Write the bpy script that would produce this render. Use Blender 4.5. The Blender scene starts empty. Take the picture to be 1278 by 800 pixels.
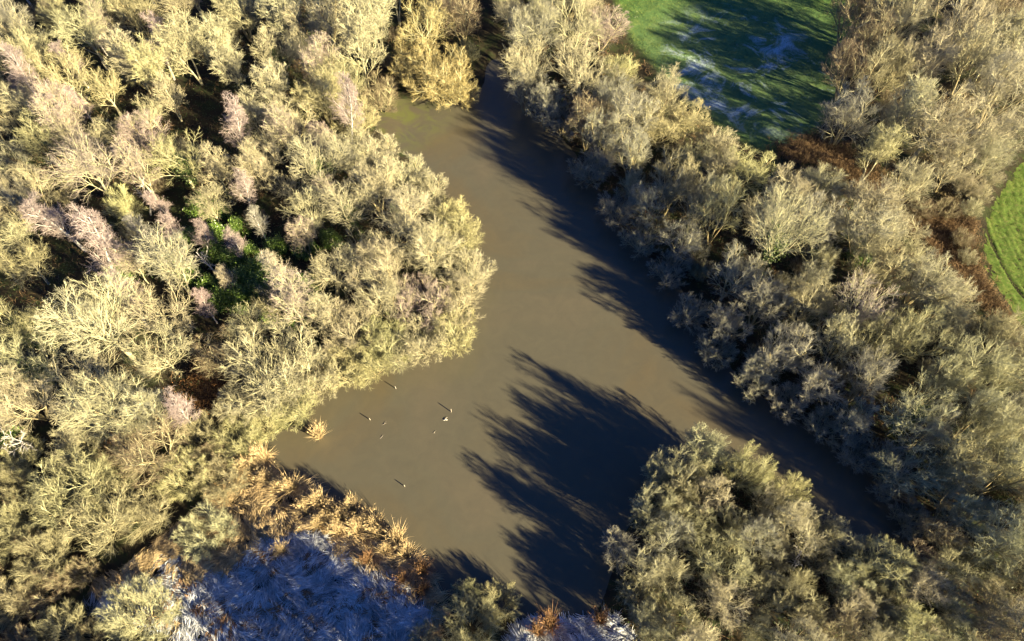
import bpy, math, random
import numpy as np

# ------------------------------------------------------------------ camera, sky, sun, exposure
SC = bpy.context.scene
COL = SC.collection
CAM_H, TILT, FPX = 75.0, math.radians(33.0), 863.0
cam_d = bpy.data.cameras.new('camera')
cam = bpy.data.objects.new('camera', cam_d)
COL.objects.link(cam)
cam.location = (0, 0, CAM_H)
cam.rotation_euler = (TILT, 0, 0)
cam_d.sensor_width = 36.0
cam_d.lens = FPX / 1278.0 * 36.0
cam_d.clip_start = 1.0
cam_d.clip_end = 6000.0
SC.camera = cam

SUN_EL = math.radians(18.5)
SUN_H = np.array([0.82, -0.572])
SUN_H = SUN_H / np.linalg.norm(SUN_H)
world = bpy.data.worlds.new('World')
SC.world = world
world.use_nodes = True
wn = world.node_tree
sky = wn.nodes.new('ShaderNodeTexSky')
sky.sky_type = 'NISHITA'
sky.sun_disc = False
sky.sun_elevation = SUN_EL
sky.altitude = 2000.0
sky.air_density = 0.5
sky.dust_density = 0.0
sky.ozone_density = 9.0
sky.sun_rotation = math.atan2(SUN_H[0], SUN_H[1])
bg = wn.nodes['Background']
bg.inputs['Strength'].default_value = 0.055
wn.links.new(sky.outputs[0], bg.inputs['Color'])

sun_d = bpy.data.lights.new('sun', 'SUN')
sun_d.energy = 5.0
sun_d.angle = math.radians(0.7)
sun_d.color = (1.0, 0.82, 0.50)
sun = bpy.data.objects.new('sun', sun_d)
COL.objects.link(sun)
from mathutils import Vector
sv = Vector((SUN_H[0] * math.cos(SUN_EL), SUN_H[1] * math.cos(SUN_EL), math.sin(SUN_EL)))
sun.rotation_euler = sv.to_track_quat('Z', 'Y').to_euler()
sun.location = sv * 200

SC.view_settings.view_transform = 'Standard'
SC.view_settings.look = 'None'
SC.view_settings.gamma = 1.0
SC.view_settings.exposure = 2.6
SC.view_settings.use_curve_mapping = False
SC.cycles.max_bounces = 6
SC.cycles.diffuse_bounces = 1
SC.cycles.glossy_bounces = 2
SC.cycles.transmission_bounces = 2
SC.cycles.use_denoising = True
SC.cycles.use_adaptive_sampling = False
SC.cycles.filter_width = 1.4

# ------------------------------------------------------------------ helpers
CA, SA = math.cos(TILT), math.sin(TILT)


def unproj(px, py, z=0.0):
    """the spot at height z that is seen at this place of the picture; also its depth"""
    dx, dy = (px - 639.0) / FPX, -(py - 400.0) / FPX
    Y, Z = dy * CA + SA, dy * SA - CA
    t = (CAM_H - z) / -Z
    return dx * t, Y * t, t


def poly_w(pts):
    return np.array([unproj(*p)[:2] for p in pts])


def densify(poly, n=3):
    """Catmull-Rom smoothing of a closed outline"""
    P = np.asarray(poly, float)
    out = []
    N = len(P)
    for i in range(N):
        p0, p1, p2, p3 = P[i - 1], P[i], P[(i + 1) % N], P[(i + 2) % N]
        for k in range(n):
            t = k / n
            out.append(0.5 * ((2 * p1) + (-p0 + p2) * t + (2 * p0 - 5 * p1 + 4 * p2 - p3) * t * t + (-p0 + 3 * p1 - 3 * p2 + p3) * t ** 3))
    return np.array(out)


def sdf(poly, X, Y):
    """signed distance, negative inside"""
    X = np.asarray(X, float); Y = np.asarray(Y, float)
    best = np.full(X.shape, 1e18)
    inside = np.zeros(X.shape, bool)
    n = len(poly)
    for i in range(n):
        ax, ay = poly[i]
        bx, by = poly[(i + 1) % n]
        ex, ey = bx - ax, by - ay
        t = np.clip(((X - ax) * ex + (Y - ay) * ey) / (ex * ex + ey * ey + 1e-12), 0, 1)
        best = np.minimum(best, (X - ax - t * ex) ** 2 + (Y - ay - t * ey) ** 2)
        if ay != by:
            c = ((ay > Y) != (by > Y)) & (X < (bx - ax) * (Y - ay) / (by - ay) + ax)
            inside ^= c
    d = np.sqrt(best)
    return np.where(inside, -d, d)


def vnoise(X, Y, s, seed=0):
    """cheap smooth value noise, about -1..1"""
    r = np.random.RandomState(seed)
    tab = r.rand(64, 64) * 2 - 1
    x, y = np.asarray(X) / s + 500.3, np.asarray(Y) / s + 500.7
    xi, yi = np.floor(x).astype(int), np.floor(y).astype(int)
    fx, fy = x - xi, y - yi
    fx, fy = fx * fx * (3 - 2 * fx), fy * fy * (3 - 2 * fy)
    g = lambda a, b: tab[a % 64, b % 64]
    return (g(xi, yi) * (1 - fx) + g(xi + 1, yi) * fx) * (1 - fy) + (g(xi, yi + 1) * (1 - fx) + g(xi + 1, yi + 1) * fx) * fy


class MB:
    """collects tubes, slivers and quads and turns them into ONE mesh"""
    def __init__(self):
        self.v, self.q, self.t, self.a, self.n = [], [], [], [], 0

    def add(self, v, quads=None, tris=None, attr=None):
        v = np.asarray(v, np.float32).reshape(-1, 3)
        if quads is not None and len(quads): self.q.append(np.asarray(quads, np.int64).reshape(-1, 4) + self.n)
        if tris is not None and len(tris): self.t.append(np.asarray(tris, np.int64).reshape(-1, 3) + self.n)
        self.a.append(np.zeros(len(v), np.float32) if attr is None else np.broadcast_to(np.asarray(attr, np.float32), (len(v),)))
        self.v.append(v); self.n += len(v)

    def tubes(self, P, R, s=3, attr=0.0):
        N, K, _ = P.shape
        if N == 0: return
        T = np.gradient(P, axis=1)
        T /= np.linalg.norm(T, axis=2, keepdims=True) + 1e-9
        ref = np.where(np.abs(T[:, :1, 2:3]) > 0.9, np.array([1., 0, 0]), np.array([0, 0, 1.]))
        U = np.cross(T, np.broadcast_to(ref, T.shape)); U /= np.linalg.norm(U, axis=2, keepdims=True) + 1e-9
        V = np.cross(T, U)
        ang = np.arange(s) * 2 * math.pi / s
        ring = P[:, :, None] + R[:, :, None, None] * (np.cos(ang)[None, None, :, None] * U[:, :, None] + np.sin(ang)[None, None, :, None] * V[:, :, None])
        b = (np.arange(N)[:, None, None] * K + np.arange(K - 1)[None, :, None]) * s
        i = np.arange(s)[None, None]; j = (i + 1) % s
        quads = np.stack([b + i, b + j, b + s + j, b + s + i], -1)
        self.add(ring, quads=quads, attr=attr)

    def slivers(self, A, B, w, rng, attr=1.0, nrm=None):
        N = len(A)
        if N == 0: return
        d = B - A
        r = rng.normal(size=(N, 3)) if nrm is None else nrm
        u = np.cross(d, r); u /= np.linalg.norm(u, axis=1, keepdims=True) + 1e-9
        w = np.broadcast_to(np.asarray(w, float), (N,))[:, None] * 0.5
        v = np.stack([A - u * w, A + u * w, B], 1)
        self.add(v, tris=np.arange(N * 3).reshape(N, 3), attr=attr if np.isscalar(attr) else np.repeat(attr, 3))

    def leaves(self, C, size, rng, attr=1.0, up=0.3):
        N = len(C)
        n = rng.normal(size=(N, 3)); n[:, 2] = np.abs(n[:, 2]) + up
        n /= np.linalg.norm(n, axis=1, keepdims=True)
        a = np.cross(n, rng.normal(size=(N, 3))); a /= np.linalg.norm(a, axis=1, keepdims=True) + 1e-9
        b = np.cross(n, a)
        s = np.broadcast_to(np.asarray(size, float), (N,))[:, None]
        v = np.stack([C - a * s, C - b * s * .5, C + a * s, C + b * s * .5 + n * s * .2], 1)
        self.add(v, quads=np.arange(N * 4).reshape(N, 4), attr=attr if np.isscalar(attr) else np.repeat(attr, 4))

    def mesh(self, name, mat, smooth=False):
        me = bpy.data.meshes.new(name)
        v = np.concatenate(self.v) if self.v else np.zeros((0, 3), np.float32)
        q = np.concatenate(self.q) if self.q else np.zeros((0, 4), np.int64)
        t = np.concatenate(self.t) if self.t else np.zeros((0, 3), np.int64)
        me.vertices.add(len(v)); me.vertices.foreach_set('co', v.ravel())
        nl = q.size + t.size
        me.loops.add(nl)
        me.loops.foreach_set('vertex_index', np.concatenate([q.ravel(), t.ravel()]).astype(np.int32))
        tot = np.concatenate([np.full(len(q), 4), np.full(len(t), 3)]).astype(np.int32)
        st = np.concatenate([[0], np.cumsum(tot)[:-1]]).astype(np.int32)
        me.polygons.add(len(tot))
        me.polygons.foreach_set('loop_start', st)
        if smooth: me.polygons.foreach_set('use_smooth', np.ones(len(tot), bool))
        at = me.attributes.new('tip', 'FLOAT', 'POINT')
        at.data.foreach_set('value', np.concatenate(self.a).astype(np.float32))
        me.update(calc_edges=True)
        me.materials.append(mat)
        return me


def link(name, me, parent=None, **kw):
    o = bpy.data.objects.new(name, me)
    COL.objects.link(o)
    if parent is not None: o.parent = parent
    for k, v in kw.items(): o[k] = v
    return o


# ------------------------------------------------------------------ materials
def new_mat(name, rough=0.9, spec=0.2):
    m = bpy.data.materials.new(name); m.use_nodes = True
    nt = m.node_tree
    p = nt.nodes['Principled BSDF']
    p.inputs['Roughness'].default_value = rough
    p.inputs['Specular IOR Level'].default_value = spec
    return m, nt, p


def nd(nt, t, **kw):
    n = nt.nodes.new(t)
    for k, v in kw.items():
        if k in n.inputs: n.inputs[k].default_value = v
        else: setattr(n, k, v)
    return n


def noise(nt, scale, detail=4, rough=0.6, vec=None, dist=0.0):
    n = nd(nt, 'ShaderNodeTexNoise')
    n.inputs['Scale'].default_value = scale; n.inputs['Detail'].default_value = detail
    n.inputs['Roughness'].default_value = rough; n.inputs['Distortion'].default_value = dist
    if vec is not None: nt.links.new(vec, n.inputs['Vector'])
    return n.outputs['Fac']


def ramp(nt, fac, stops):
    r = nd(nt, 'ShaderNodeValToRGB')
    e = r.color_ramp.elements
    while len(e) < len(stops): e.new(0.5)
    for k, (p, c) in enumerate(stops):
        e[k].position = p; e[k].color = (*c, 1) if len(c) == 3 else c
    nt.links.new(fac, r.inputs['Fac'])
    return r.outputs['Color']


def mixc(nt, fac, a, b, mode='MIX'):
    m = nd(nt, 'ShaderNodeMix', data_type='RGBA', blend_type=mode)
    for s, v in ((m.inputs[0], fac), (m.inputs[6], a), (m.inputs[7], b)):
        if hasattr(v, 'links'): nt.links.new(v, s)
        elif isinstance(v, (tuple, list)): s.default_value = (*v, 1)
        else: s.default_value = v
    return m.outputs[2]


def maprange(nt, v, a, b, c=0.0, d=1.0):
    m = nd(nt, 'ShaderNodeMapRange')
    nt.links.new(v, m.inputs[0])
    for i, x in enumerate((a, b, c, d)): m.inputs[1 + i].default_value = x
    return m.outputs[0]


def twig_mat(name, thick, tint=0.5):
    """bare twigs: the tree's own colour on the fine twigs, lichen-pale bark on the thick ones"""
    m, nt, p = new_mat(name, 0.85, 0.15)
    oi = nd(nt, 'ShaderNodeObjectInfo')
    at = nd(nt, 'ShaderNodeAttribute', attribute_name='tip')
    tc = nd(nt, 'ShaderNodeTexCoord')
    f1 = maprange(nt, noise(nt, 0.9, 3, 0.6, tc.outputs['Object']), 0.3, 0.7, 0.72, 1.28)
    base = mixc(nt, at.outputs['Fac'], thick, oi.outputs['Color'])
    hsv = nd(nt, 'ShaderNodeHueSaturation')
    nt.links.new(base, hsv.inputs['Color']); nt.links.new(f1, hsv.inputs['Value'])
    nt.links.new(maprange(nt, oi.outputs['Random'], 0, 1, 0.485, 0.515), hsv.inputs['Hue'])
    nt.links.new(hsv.outputs[0], p.inputs['Base Color'])
    return m


def bark_mat(name, c0, c1, scale=3.0):
    m, nt, p = new_mat(name, 0.9, 0.1)
    tc = nd(nt, 'ShaderNodeTexCoord')
    nt.links.new(ramp(nt, noise(nt, scale, 5, 0.65, tc.outputs['Object']), [(0.35, c0), (0.65, c1)]), p.inputs['Base Color'])
    return m


def plain_mat(name, stops, scale, rough=0.9, spec=0.15, coord='Object', detail=5):
    m, nt, p = new_mat(name, rough, spec)
    tc = nd(nt, 'ShaderNodeTexCoord')
    nt.links.new(ramp(nt, noise(nt, scale, detail, 0.6, tc.outputs[coord]), stops), p.inputs['Base Color'])
    return m


def blade_mat(name, c0, c1, rough=0.7, spec=0.25, big=0.5):
    """reeds, grass: colour by the blade's own attribute, patches by noise"""
    m, nt, p = new_mat(name, rough, spec)
    at = nd(nt, 'ShaderNodeAttribute', attribute_name='tip')
    tc = nd(nt, 'ShaderNodeTexCoord')
    base = mixc(nt, at.outputs['Fac'], c0, c1)
    hsv = nd(nt, 'ShaderNodeHueSaturation')
    nt.links.new(base, hsv.inputs['Color'])
    nt.links.new(maprange(nt, noise(nt, big, 3, 0.6, tc.outputs['Object']), 0.3, 0.7, 0.65, 1.3), hsv.inputs['Value'])
    nt.links.new(hsv.outputs[0], p.inputs['Base Color'])
    return m


M = {
    'twig': twig_mat('twigs_lichen', (0.36, 0.35, 0.21)),
    'twig_birch': twig_mat('twigs_birch', (0.40, 0.37, 0.34)),
    'bark': bark_mat('bark_lichen', (0.20, 0.19, 0.12), (0.40, 0.38, 0.25)),
    'bark_birch': bark_mat('bark_birch', (0.30, 0.28, 0.25), (0.56, 0.54, 0.50), 2.0),
    'bark_dead': bark_mat('bark_dead', (0.36, 0.34, 0.30), (0.56, 0.54, 0.50), 2.0),
    'stem': bark_mat('bark_shrub', (0.18, 0.15, 0.08), (0.34, 0.30, 0.17)),
    'holly': blade_mat('evergreen_leaf', (0.035, 0.08, 0.012), (0.16, 0.25, 0.045), 0.4, 0.5, 1.2),
    'ivy': blade_mat('ivy_leaf', (0.02, 0.04, 0.01), (0.085, 0.13, 0.03), 0.5, 0.4, 1.2),
    'reed': blade_mat('reed_gold', (0.19, 0.125, 0.06), (0.57, 0.45, 0.25), 0.7, 0.25, 0.45),
    'reed_frost': blade_mat('reed_frosted', (0.12, 0.11, 0.10), (0.66, 0.71, 0.76), 0.8, 0.2, 0.55),
    'reed_brown': blade_mat('reed_brown', (0.11, 0.06, 0.03), (0.30, 0.18, 0.09), 0.8, 0.2, 0.6),
    'bramble': blade_mat('bramble_cane', (0.07, 0.045, 0.025), (0.26, 0.18, 0.10), 0.9, 0.1, 0.4),
    'grass': blade_mat('grass_blade', (0.06, 0.10, 0.016), (0.17, 0.22, 0.05), 0.7, 0.2, 0.25),
    'stake': bark_mat('weathered_wood', (0.14, 0.12, 0.10), (0.30, 0.27, 0.23), 8.0),
    'verge': blade_mat('dry_grass', (0.13, 0.10, 0.055), (0.34, 0.28, 0.16), 0.8, 0.2, 0.5),
    'litter': blade_mat('dead_leaf', (0.11, 0.055, 0.022), (0.30, 0.17, 0.075), 0.9, 0.1, 0.6),
}

# ------------------------------------------------------------------ outlines of the place (on the ground)
POND = densify(poly_w([
    (456, 132), (500, 122), (560, 122), (598, 112), (606, 82), (622, 72), (640, 100), (668, 142), (716, 188), (752, 240),
    (790, 300), (846, 350), (880, 410), (922, 470), (978, 512), (1036, 548), (1090, 590), (1130, 640), (1130, 690), (1050, 684),
    (985, 640), (935, 606), (890, 580), (850, 582), (815, 616), (782, 668), (762, 724), (744, 766), (700, 782), (655, 776),
    (610, 762), (560, 742), (530, 722), (500, 690), (440, 652), (390, 622), (345, 590), (318, 570), (330, 545), (368, 528), (380, 500),
    (412, 480), (460, 462), (520, 448), (572, 420), (590, 370), (590, 310), (570, 262), (536, 222), (494, 184), (466, 158)]), 3)
FIELD1 = densify(poly_w([(776, -60), (1066, -60), (1056, 60), (1046, 120), (1020, 166), (966, 196), (922, 182), (866, 140), (814, 88), (776, 30)]), 3)
FIELD2 = densify(poly_w([(1420, 60), (1310, 150), (1262, 205), (1228, 252), (1216, 300), (1222, 338), (1248, 388), (1290, 440), (1420, 560)]), 3)
REED = densify(poly_w([(120, 730), (185, 690), (240, 640), (290, 590), (320, 566), (352, 590), (400, 624), (450, 656), (506, 692), (536, 722), (548, 760), (520, 830), (300, 840), (220, 780), (150, 765)]), 3)
FROST = densify(poly_w([(110, 742), (170, 722), (240, 718), (300, 706), (340, 672), (390, 672), (430, 684), (470, 704), (508, 730), (524, 766), (505, 840), (280, 850), (220, 790), (150, 770)]), 3)
GULLY = densify(poly_w([(960, 196), (1020, 176), (1060, 200), (1110, 232), (1160, 262), (1206, 280), (1216, 330), (1240, 388), (1270, 436), (1240, 410), (1190, 350), (1140, 300), (1080, 250), (1020, 214)]), 3)


def ground_z(X, Y):
    d = sdf(POND, X, Y)
    z = 0.22 + np.clip(d, 0, 30) * 0.028 + 0.16 * vnoise(X, Y, 5.0, 1) + 0.10 * vnoise(X, Y, 1.7, 2) * np.clip(d, 0, 1)
    e = np.clip((d + 0.6) / 1.6, 0, 1)
    z = z * e * e * (3 - 2 * e) + np.clip(d, -6, 0) * 0.2
    g = sdf(GULLY, X, Y)
    z = z - 0.55 * np.clip((1.2 - g) / 2.4, 0, 1)
    f2 = sdf(FIELD2, X, Y)
    z = np.where(f2 < 2.5, z * np.clip((f2 + 1.5) / 4.0, 0, 1) + 0.5 * (1 - np.clip((f2 + 1.5) / 4.0, 0, 1)), z)
    return z


def gz(x, y):
    return float(ground_z(np.array([x]), np.array([y]))[0])


# ------------------------------------------------------------------ ground, water, fields
def axis(lo, hi, step, far):
    core = np.arange(lo, hi + step, step)
    out, d = [], step
    e = 0.0
    while e < far:
        d *= 1.35; e += d; out.append(e)
    out = np.array(out)
    return np.concatenate([lo - out[::-1], core, core[-1] + out])


def ground():
    xs, ys = axis(-125, 125, 0.8, 2500), axis(-12, 150, 0.8, 2500)
    X, Y = np.meshgrid(xs, ys)
    Z = ground_z(X.ravel(), Y.ravel()).reshape(X.shape)
    nx, ny = len(xs), len(ys)
    idx = np.arange(nx * ny).reshape(ny, nx)
    q = np.stack([idx[:-1, :-1], idx[:-1, 1:], idx[1:, 1:], idx[1:, :-1]], -1).reshape(-1, 4)
    fx, fy = X.ravel(), Y.ravel()
    fieldness = np.clip((0.5 - sdf(FIELD1, fx, fy)) / 1.5, 0, 1)
    mb = MB(); mb.add(np.stack([fx, fy, Z.ravel()], 1), quads=q, attr=fieldness)
    m, nt, p = new_mat('woodland_floor', 0.95, 0.1)
    tc = nd(nt, 'ShaderNodeTexCoord'); v = tc.outputs['Object']
    at = nd(nt, 'ShaderNodeAttribute', attribute_name='tip')
    lit = ramp(nt, noise(nt, 0.35, 7, 0.7, v), [(0.3, (0.016, 0.014, 0.010)), (0.48, (0.034, 0.029, 0.018)), (0.6, (0.03, 0.04, 0.016)), (0.75, (0.06, 0.045, 0.028))])
    grs = ramp(nt, noise(nt, 0.5, 8, 0.7, v), [(0.3, (0.035, 0.08, 0.016)), (0.5, (0.065, 0.13, 0.026)), (0.7, (0.12, 0.17, 0.04))])
    # frost lying in the hollow of the upper field
    fx0, fy0, _ = unproj(930, 90)
    mp = nd(nt, 'ShaderNodeMapping'); mp.inputs['Location'].default_value = (-fx0, -fy0, 0)
    nt.links.new(v, mp.inputs['Vector'])
    ln = nd(nt, 'ShaderNodeVectorMath', operation='LENGTH'); nt.links.new(mp.outputs[0], ln.inputs[0])
    ring = maprange(nt, ln.outputs['Value'], 11, 19, 1, 0)
    fn = maprange(nt, noise(nt, 0.16, 8, 0.68, v, 0.8), 0.525, 0.65, 0, 1)
    fr = nd(nt, 'ShaderNodeMath', operation='MULTIPLY'); nt.links.new(ring, fr.inputs[0]); nt.links.new(fn, fr.inputs[1])
    hoar = nd(nt, 'ShaderNodeMath', operation='MULTIPLY_ADD'); nt.links.new(fr.outputs[0], hoar.inputs[0]); hoar.inputs[1].default_value = 0.6
    nt.links.new(maprange(nt, ln.outputs['Value'], 14, 28, 0.05, 0.01), hoar.inputs[2])
    grs = mixc(nt, hoar.outputs[0], grs, (0.50, 0.60, 0.70))  # frost white, with some blue of the shade mixed into its colour
    nt.links.new(mixc(nt, at.outputs['Fac'], lit, grs), p.inputs['Base Color'])
    bp = nd(nt, 'ShaderNodeBump'); bp.inputs['Strength'].default_value = 0.6; bp.inputs['Distance'].default_value = 0.15
    nt.links.new(noise(nt, 2.2, 6, 0.7, v), bp.inputs['Height']); nt.links.new(bp.outputs[0], p.inputs['Normal'])
    link('ground', mb.mesh('ground', m, True), kind='structure')


def water():
    # a sheet as wide as the pond bed, level with zero
    lo, hi = POND.min(0) - 2, POND.max(0) + 2
    mb = MB()
    mb.add([(lo[0], lo[1], 0), (hi[0], lo[1], 0), (hi[0], hi[1], 0), (lo[0], hi[1], 0)], quads=[(0, 1, 2, 3)])
    m, nt, p = new_mat('silty_water', 0.22, 0.5)
    p.inputs['IOR'].default_value = 1.33
    tc = nd(nt, 'ShaderNodeTexCoord'); v = tc.outputs['Object']
    c = ramp(nt, noise(nt, 0.045, 4, 0.5, v, 1.2), [(0.3, (0.084, 0.070, 0.043)), (0.5, (0.076, 0.072, 0.052)), (0.7, (0.092, 0.080, 0.056))])
    c2 = mixc(nt, maprange(nt, noise(nt, 0.5, 6, 0.6, v, 1.0), 0.35, 0.7, 0, 0.32), c, (0.055, 0.053, 0.042))
    gx, gy, _ = unproj(500, 150)     # duckweed in the calm corner by the inlet
    mp = nd(nt, 'ShaderNodeMapping'); mp.inputs['Location'].default_value = (-gx, -gy, 0); nt.links.new(v, mp.inputs['Vector'])
    ln = nd(nt, 'ShaderNodeVectorMath', operation='LENGTH'); nt.links.new(mp.outputs[0], ln.inputs[0])
    wf = nd(nt, 'ShaderNodeMath', operation='MULTIPLY')
    nt.links.new(maprange(nt, ln.outputs['Value'], 2, 9, 0.6, 0), wf.inputs[0]); nt.links.new(maprange(nt, noise(nt, 0.25, 5, 0.6, v, 1.5), 0.45, 0.6), wf.inputs[1])
    nt.links.new(mixc(nt, wf.outputs[0], c2, (0.10, 0.12, 0.03)), p.inputs['Base Color'])
    bp = nd(nt, 'ShaderNodeBump'); bp.inputs['Strength'].default_value = 0.12; bp.inputs['Distance'].default_value = 0.055
    nt.links.new(noise(nt, 1.6, 4, 0.6, v), bp.inputs['Height']); nt.links.new(bp.outputs[0], p.inputs['Normal'])
    link('pond_water', mb.mesh('pond_water', m), kind='structure')


ground()
water()

# striped pasture on the right: rows run round its curved headland
FCR, FSY = 27.0, 1.32
FCX, FCY = unproj(1209, 316)[0] + FCR, unproj(1209, 316)[1]


def pasture():
    rad = np.arange(1.0, FCR - 0.2, 0.16)
    th = np.linspace(math.radians(95), math.radians(265), 260)
    R, T = np.meshgrid(rad, th)
    rng = np.random.RandomState(5)
    depth = FCR - R
    z = 0.55 + 0.010 * np.sin(depth * 2 * math.pi / 0.9 + 1.5 * vnoise(R * np.cos(T), R * np.sin(T), 6, 3))
    for rut in (3.4,):
        z -= 0.10 * np.exp(-((depth - rut - 0.35 * vnoise(T * 30, R * 0, 5, 8)) / 0.22) ** 2)
    X, Y = FCX + R * np.cos(T), FCY + FSY * R * np.sin(T)
    z += 0.05 * vnoise(X, Y, 0.5, 4) + 0.03 * vnoise(X, Y, 0.22, 9)
    idx = np.arange(R.size).reshape(R.shape)
    q = np.stack([idx[:-1, :-1], idx[1:, :-1], idx[1:, 1:], idx[:-1, 1:]], -1).reshape(-1, 4)
    mb = MB(); mb.add(np.stack([X, Y, z], -1), quads=q[:, ::-1], attr=(depth / FCR).ravel())
    m, nt, p = new_mat('pasture_grass', 0.9, 0.15)
    tc = nd(nt, 'ShaderNodeTexCoord'); v = tc.outputs['Object']
    c = ramp(nt, noise(nt, 0.9, 8, 0.75, v), [(0.32, (0.05, 0.095, 0.015)), (0.5, (0.09, 0.15, 0.026)), (0.68, (0.16, 0.19, 0.045))])
    at = nd(nt, 'ShaderNodeAttribute', attribute_name='tip')
    n1 = nd(nt, 'ShaderNodeTexNoise', noise_dimensions='1D'); n1.inputs['Scale'].default_value = 34.0; n1.inputs['Detail'].default_value = 4
    nt.links.new(at.outputs['Fac'], n1.inputs['W'])
    c = mixc(nt, maprange(nt, n1.outputs['Fac'], 0.42, 0.62, 0, 0.55), c, (0.045, 0.085, 0.014))
    c = mixc(nt, maprange(nt, noise(nt, 2.5, 6, 0.7, v), 0.5, 0.75, 0, 0.6), c, (0.20, 0.17, 0.08))
    nt.links.new(c, p.inputs['Base Color'])
    link('pasture', mb.mesh('pasture', m, True), kind='structure')
    # grass blades
    n = 60000
    r, t = FCR * np.sqrt(rng.uniform(0.25, 0.99, n)), rng.uniform(math.radians(120), math.radians(245), n)
    A = np.stack([FCX + r * np.cos(t), FCY + FSY * r * np.sin(t), np.full(n, 0.5)], 1)
    B = A + np.stack([rng.normal(0, .08, n), rng.normal(0, .08, n), rng.uniform(.08, .28, n)], 1)
    g = MB(); g.slivers(A, B, rng.uniform(.02, .05, n), rng, rng.rand(n))
    link('pasture_grass', g.mesh('pasture_grass', M['grass']), kind='stuff', label='rough bright green grass of the striped pasture at right', category='grass')


pasture()


def scatter_in(poly, n, rng, margin=0.0):
    lo, hi = poly.min(0), poly.max(0)
    out = np.zeros((0, 2))
    while len(out) < n:
        p = rng.uniform(lo, hi, (n, 2))
        out = np.concatenate([out, p[sdf(poly, p[:, 0], p[:, 1]) < -margin]])
    return out[:n]


def field_grass():
    rng = np.random.RandomState(6)
    p = scatter_in(FIELD1, 60000, rng)
    z = ground_z(p[:, 0], p[:, 1])
    n = len(p)
    A = np.column_stack([p, z - 0.02])
    B = A + np.stack([rng.normal(0, .10, n), rng.normal(0, .10, n), rng.uniform(.08, .32, n)], 1)
    g = MB(); g.slivers(A, B, rng.uniform(.02, .05, n), rng, rng.rand(n))
    link('meadow_grass', g.mesh('meadow_grass', M['grass']), kind='stuff', label='frost dusted green grass of the shaded meadow at top right', category='grass')


field_grass()

# ------------------------------------------------------------------ tree prototypes
GA = 2.399963


def unit(v):
    return v / (np.linalg.norm(v, axis=-1, keepdims=True) + 1e-9)


def grow(rng, P, R, n, t0, ang, sd, ratio, fall, up, K, env, wob=0.12, thin=0.6, tip=0.25, lmin=0.0):
    """n children on every parent polyline; lengths are trimmed to the crown envelope"""
    N, KP, _ = P.shape
    plen = np.linalg.norm(np.diff(P, axis=1), axis=2).sum(1)
    t = t0 + (1 - t0) * (np.arange(n)[None] + rng.rand(N, n)) / n
    f = t * (KP - 1)
    i = np.clip(f.astype(int), 0, KP - 2); w = (f - i)[..., None]
    r_ = np.arange(N)[:, None]
    p0 = P[r_, i] * (1 - w) + P[r_, i + 1] * w
    T = unit(P[r_, i + 1] - P[r_, i])
    rr = R[r_, i] * (1 - w[..., 0]) + R[r_, i + 1] * w[..., 0]
    ref = np.where(np.abs(T[..., 2:3]) > 0.9, np.array([1., 0, 0]), np.array([0, 0, 1.]))
    U = unit(np.cross(T, ref)); V = np.cross(T, U)
    phi = np.arange(n)[None] * GA + rng.rand(N, 1) * 6.28 + rng.normal(0, .5, (N, n))
    a = np.radians(rng.normal(ang, sd, (N, n)))
    D = np.cos(a)[..., None] * T + np.sin(a)[..., None] * (np.cos(phi)[..., None] * U + np.sin(phi)[..., None] * V)
    D[..., 2] += up; D = unit(D)
    L = np.maximum(plen[:, None] * ratio * (1 - fall * t) * rng.uniform(.7, 1.3, (N, n)), lmin)
    p0 = p0.reshape(-1, 3); D = D.reshape(-1, 3); L = L.ravel(); rr = rr.ravel()
    c, rad = env
    s = np.linalg.norm((p0 + D * L[:, None] - c) / rad, axis=1) * rng.uniform(.92, 1.12, len(L))
    L = L * np.where(s > 1, np.clip(1 / s ** 3, .22, 1), 1)
    Q = [p0]; d = D
    for k in range(K - 1):
        Q.append(Q[-1] + d * (L / (K - 1))[:, None])
        d = d + rng.normal(0, wob, d.shape); d[:, 2] += up * 0.35; d = unit(d)
    Q = np.stack(Q, 1)
    r0 = rr * thin
    RR = r0[:, None] * np.linspace(1, tip, K)[None]
    return Q, RR


def stems_poly(rng, n, H, spread, K=5, r=0.1, lean=0.0, crook=0.25):
    """n stems rising from one stool"""
    a = np.arange(n) * GA + rng.rand() * 6
    o = spread * np.sqrt((np.arange(n) + .5) / n)
    D = unit(np.stack([np.cos(a) * o, np.sin(a) * o, np.ones(n)], 1) + rng.normal(0, .06, (n, 3)))
    L = H * rng.uniform(.75, 1.0, n) / (0.55 + 0.45 / np.maximum(D[:, 2], .4))
    P = [np.stack([np.cos(a), np.sin(a), np.zeros(n)], 1) * (0.25 if n > 1 else 0) * spread + np.array([0, 0, -0.25])]
    d = D.copy()
    for k in range(K - 1):
        P.append(P[-1] + d * (L / (K - 1))[:, None])
        d = unit(d + rng.normal(0, crook * .4, d.shape) * [1, 1, .3] + [0, 0, .08])
    P = np.stack(P, 1)
    return P, r * np.linspace(1, .3, K)[None] * rng.uniform(.7, 1.1, (n, 1))


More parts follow.
